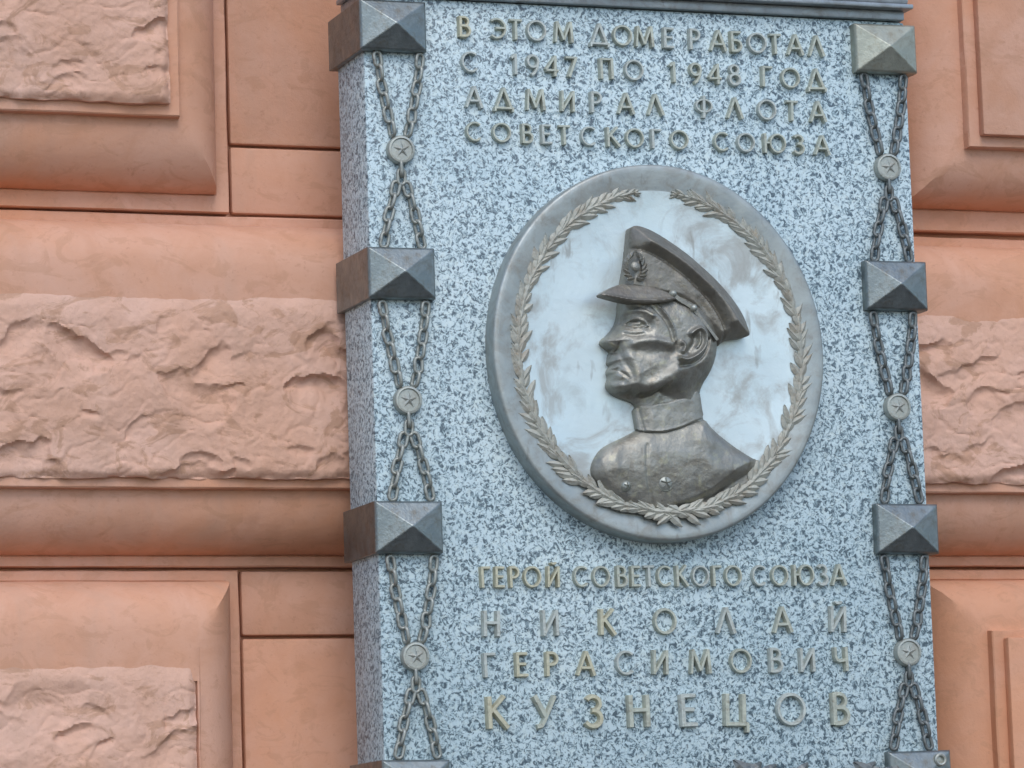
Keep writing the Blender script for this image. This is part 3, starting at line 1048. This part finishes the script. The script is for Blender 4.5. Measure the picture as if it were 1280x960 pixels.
# chin strap with its two buttons
bm = bmesh.new()
sp = smooth_poly(Z4([(508, 400), (540, 428), (575, 446), (606, 468), (640, 510), (690, 574), (720, 612)]), 2, False)
ys = YD - .0375
for i in range(len(sp) - 1):
    pass
rows = []
for i, (x, z) in enumerate(sp):
    a, b = sp[max(0, i - 1)], sp[min(len(sp) - 1, i + 1)]
    d = Vector((b[0] - a[0], b[1] - a[1])).normalized()
    n_ = Vector((-d.y, d.x))
    hw = .0030 if i < len(sp) * .6 else .0022
    t = i / (len(sp) - 1)
    y = ys + .004 * t
    rows.append([bm.verts.new((x + n_.x * hw * q, y + dy, z + n_.y * hw * q)) for q, dy in ((-1, .012), (-.8, -.001), (.8, -.001), (1, .012))])
for a, b in zip(rows, rows[1:]):
    for j in range(3): bm.faces.new((a[j], a[j + 1], b[j + 1], b[j]))
mpart('chin_strap', bm_mesh(bm), M_FIG, 50)
for q in ((510, 400), (606, 466)):
    (x, z), = Z4([q])
    bm = bmesh.new(); small_dome(bm, x, z, ys + .002, .0048, .0062)
    mpart('strap_button', bm_mesh(bm), M_BOSS, 180)

# cockade: oval badge ringed by leaves with a small anchor-like centre
bm = bmesh.new()
(cx, cz), = Z4([(340, 274)])
yb = YD - .0345
small_dome(bm, cx, cz, yb, .0060, .0032)
rc = random.Random(9)
for k in range(7):
    for sgn in (-1, 1):
        a = math.radians(-90 + sgn * (8 + 22 * k))
        x, z = cx + .0092 * math.cos(a), cz + .0135 * math.sin(a)
        leaf(bm, x, z, a + sgn * 1.2, .0100, .0054, yb, .0009, rc)
mpart('cap_badge', bm_mesh(bm, False), M_FIG)

# tunic buttons
for q, r in (((580, 625), .0098), ((368, 640), .0062)):
    (x, z), = Z5([q])
    bm = bmesh.new()
    small_dome(bm, x, z, YD - .0135, r, .0060, 20)
    prev = None
    for i, (rr, dy) in enumerate(((r * 1.06, .010), (r * 1.10, -.001), (r * .98, -.0026), (r * .84, -.0012))):
        cur = [bm.verts.new((x + rr * math.cos(2 * math.pi * k / 20), YD - .0135 + dy, z + rr * math.sin(2 * math.pi * k / 20))) for k in range(20)]
        if prev:
            for k in range(20): bm.faces.new((prev[k], prev[(k + 1) % 20], cur[(k + 1) % 20], cur[k]))
        prev = cur
    for k in range(5):
        a = math.radians(90 + 72 * k)
        leaf(bm, x, z, a, r * .7, r * .34, YD - .0195, .0006, rc)
    mpart('tunic_button', bm_mesh(bm), M_BOSS, 60)

# spray of leaves along the foot of the slab
bm = bmesh.new()
rf = random.Random(31)
for k in range(34):
    t = k / 33
    x = .055 + .235 * t
    z = -.611 + .006 * math.sin(t * 9)
    for s_ in (-1, 1):
        leaf(bm, x, z, s_ * rf.uniform(.35, .8) + (math.pi if k % 2 else 0), rf.uniform(.034, .044), .017, -.010, .007, rf)
add_box(bm, .05, .285, -.008, .003, -.612, -.600, .002)
ppart('leaf_spray', bm_mesh(bm, False), M_CHAINDARK)

# ------------------------------------------------------------------ chains
LINK_L, LINK_W, WIRE = .0225, .0138, .0023


def link_mesh():
    bm = bmesh.new()
    path = []
    hl, hw = LINK_L / 2 - WIRE, LINK_W / 2 - WIRE
    st = hl - hw
    for k in range(9):
        a = math.pi * k / 8
        path.append((hw * math.cos(a), st + hw * math.sin(a)))
    for k in range(9):
        a = math.pi + math.pi * k / 8
        path.append((hw * math.cos(a), -st + hw * math.sin(a)))
    n = len(path)
    rows = []
    for i in range(n):
        a, b = path[i - 1], path[(i + 1) % n]
        d = Vector((b[0] - a[0], 0, b[1] - a[1])).normalized()
        nn = d.cross(Vector((0, 1, 0)))
        rows.append([bm.verts.new(Vector((path[i][0], 0, path[i][1])) + nn * WIRE * math.cos(2 * math.pi * j / 8) + Vector((0, 1, 0)) * WIRE * math.sin(2 * math.pi * j / 8)) for j in range(8)])
    for i in range(n):
        a, b = rows[i], rows[(i + 1) % n]
        for j in range(8): bm.faces.new((a[j], a[(j + 1) % 8], b[(j + 1) % 8], b[j]))
    me = bm_mesh(bm)
    me.name = 'link'
    for p in me.polygons: p.use_smooth = True
    me.materials.append(M_CHAIN)
    return me


LINK = link_mesh()


def star_mesh(r, y):
    bm = bmesh.new()
    c = bm.verts.new((0, y - .0030, 0))
    o = []
    for k in range(10):
        a = math.radians(90 + 36 * k)
        q = r if k % 2 == 0 else r * .42
        o.append(bm.verts.new((q * math.cos(a), y, q * math.sin(a))))
    for k in range(10): bm.faces.new((c, o[k], o[(k + 1) % 10]))
    return bm_mesh(bm)


def boss_mesh():
    bm = bmesh.new()
    n = 28
    R = .0170
    prev = None
    for rr, y in ((R, .0035), (R, -.0040), (R * .93, -.0062), (R * .80, -.0066), (R * .74, -.0046), (R * .30, -.0050)):
        cur = [bm.verts.new((rr * math.cos(2 * math.pi * k / n), y, rr * math.sin(2 * math.pi * k / n))) for k in range(n)]
        if prev:
            for k in range(n): bm.faces.new((prev[k], prev[(k + 1) % n], cur[(k + 1) % n], cur[k]))
        else: bm.faces.new(cur)
        prev = cur
    bm.faces.new(prev)
    return bm_mesh(bm)


def make_chain():
    """an X of two chains caught by a round star boss, hung between an upper and a lower stud"""
    root = empty('ornamental_chain', (0, 0, 0))
    yl = -.0055
    up, lo = .1165, -.1165
    arms = [((-.0270, up), (-.0085, .0165)), ((.0270, up), (.0085, .0165)),
            ((-.0050, -.0390), (-.0235, lo)), ((.0050, -.0390), (.0235, lo))]
    rk = random.Random(2)
    pitch = LINK_L - 2 * WIRE - .0012
    def put(x, z, ang, flat):
        o = bpy.data.objects.new('link', LINK)
        COL.objects.link(o)
        o.parent = root
        o.location = (x, yl + rk.uniform(-.0004, .0004), z)
        o.rotation_euler = (Matrix.Rotation(ang + rk.uniform(-.07, .07), 3, 'Y') @ Matrix.Rotation(rk.uniform(-.25, .25) + (0 if flat else math.radians(68)), 3, 'Z')).to_euler()
    for (x0, z0), (x1, z1) in arms:
        L = math.hypot(x1 - x0, z1 - z0)
        n = max(2, round(L / pitch))
        ang = math.atan2(x1 - x0, z1 - z0)
        sag = .0022 * (1 if x0 + x1 > 0 else -1)
        for k in range(n):
            t = (k + .5) / n
            put(x0 + (x1 - x0) * t + sag * math.sin(math.pi * t), z0 + (z1 - z0) * t, ang, k % 2 == 0)
    put(0, -.0225, 0, False)
    put(0, -.0325, 0, True)
    b = link('boss', boss_mesh(), M_BOSS, root, 45)
    b.location = (0, -.004, 0)
    s = link('star', star_mesh(.0108, -.0048), M_BOSS, b)
    return root


def copy_tree(o, parent=None):
    c = o.copy()
    COL.objects.link(c)
    if parent: c.parent = parent
    for ch in list(o.children): copy_tree(ch, c)
    return c


chain0 = make_chain()
LAB = {
    (0, 0): 'bronze chain at the left edge beside the top lines of lettering',
    (0, 1): 'bronze chain at the left edge, level with the medallion, facing the officer',
    (0, 2): 'bronze chain at the left edge beside the bottom lines of lettering',
    (1, 0): 'dark bronze chain at the right edge beside the top lines of lettering',
    (1, 1): 'dark bronze chain at the right edge, level with the medallion, behind the officer',
    (1, 2): 'dark bronze chain at the right edge beside the bottom lines of lettering',
}
pos = {(0, 0): (501, 184), (0, 1): (510, 500), (0, 2): (519, 818), (1, 0): (1110, 211), (1, 1): (1122, 508), (1, 2): (1135, 814)}
rj = random.Random(77)
for key, (px, py) in pos.items():
    o = chain0 if key == (0, 0) else copy_tree(chain0)
    zmid = (ROWS[key[1]] + ROWS[key[1] + 1]) / 2
    x, z = at(px, py, -.006)
    o.location = (x, 0, zmid)
    o.rotation_euler.y = rj.uniform(-.014, .014)
    for ch in o.children:
        if ch.name.startswith('link'):
            ch.rotation_euler.y += rj.uniform(-.06, .06)
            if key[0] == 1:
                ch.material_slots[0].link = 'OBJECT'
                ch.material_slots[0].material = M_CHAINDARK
        elif ch.name.startswith('boss'):
            ch.rotation_euler.y = rj.uniform(-.25, .25)
    tag(o, LAB[key], 'chain', 'ornamental chains between the studs')
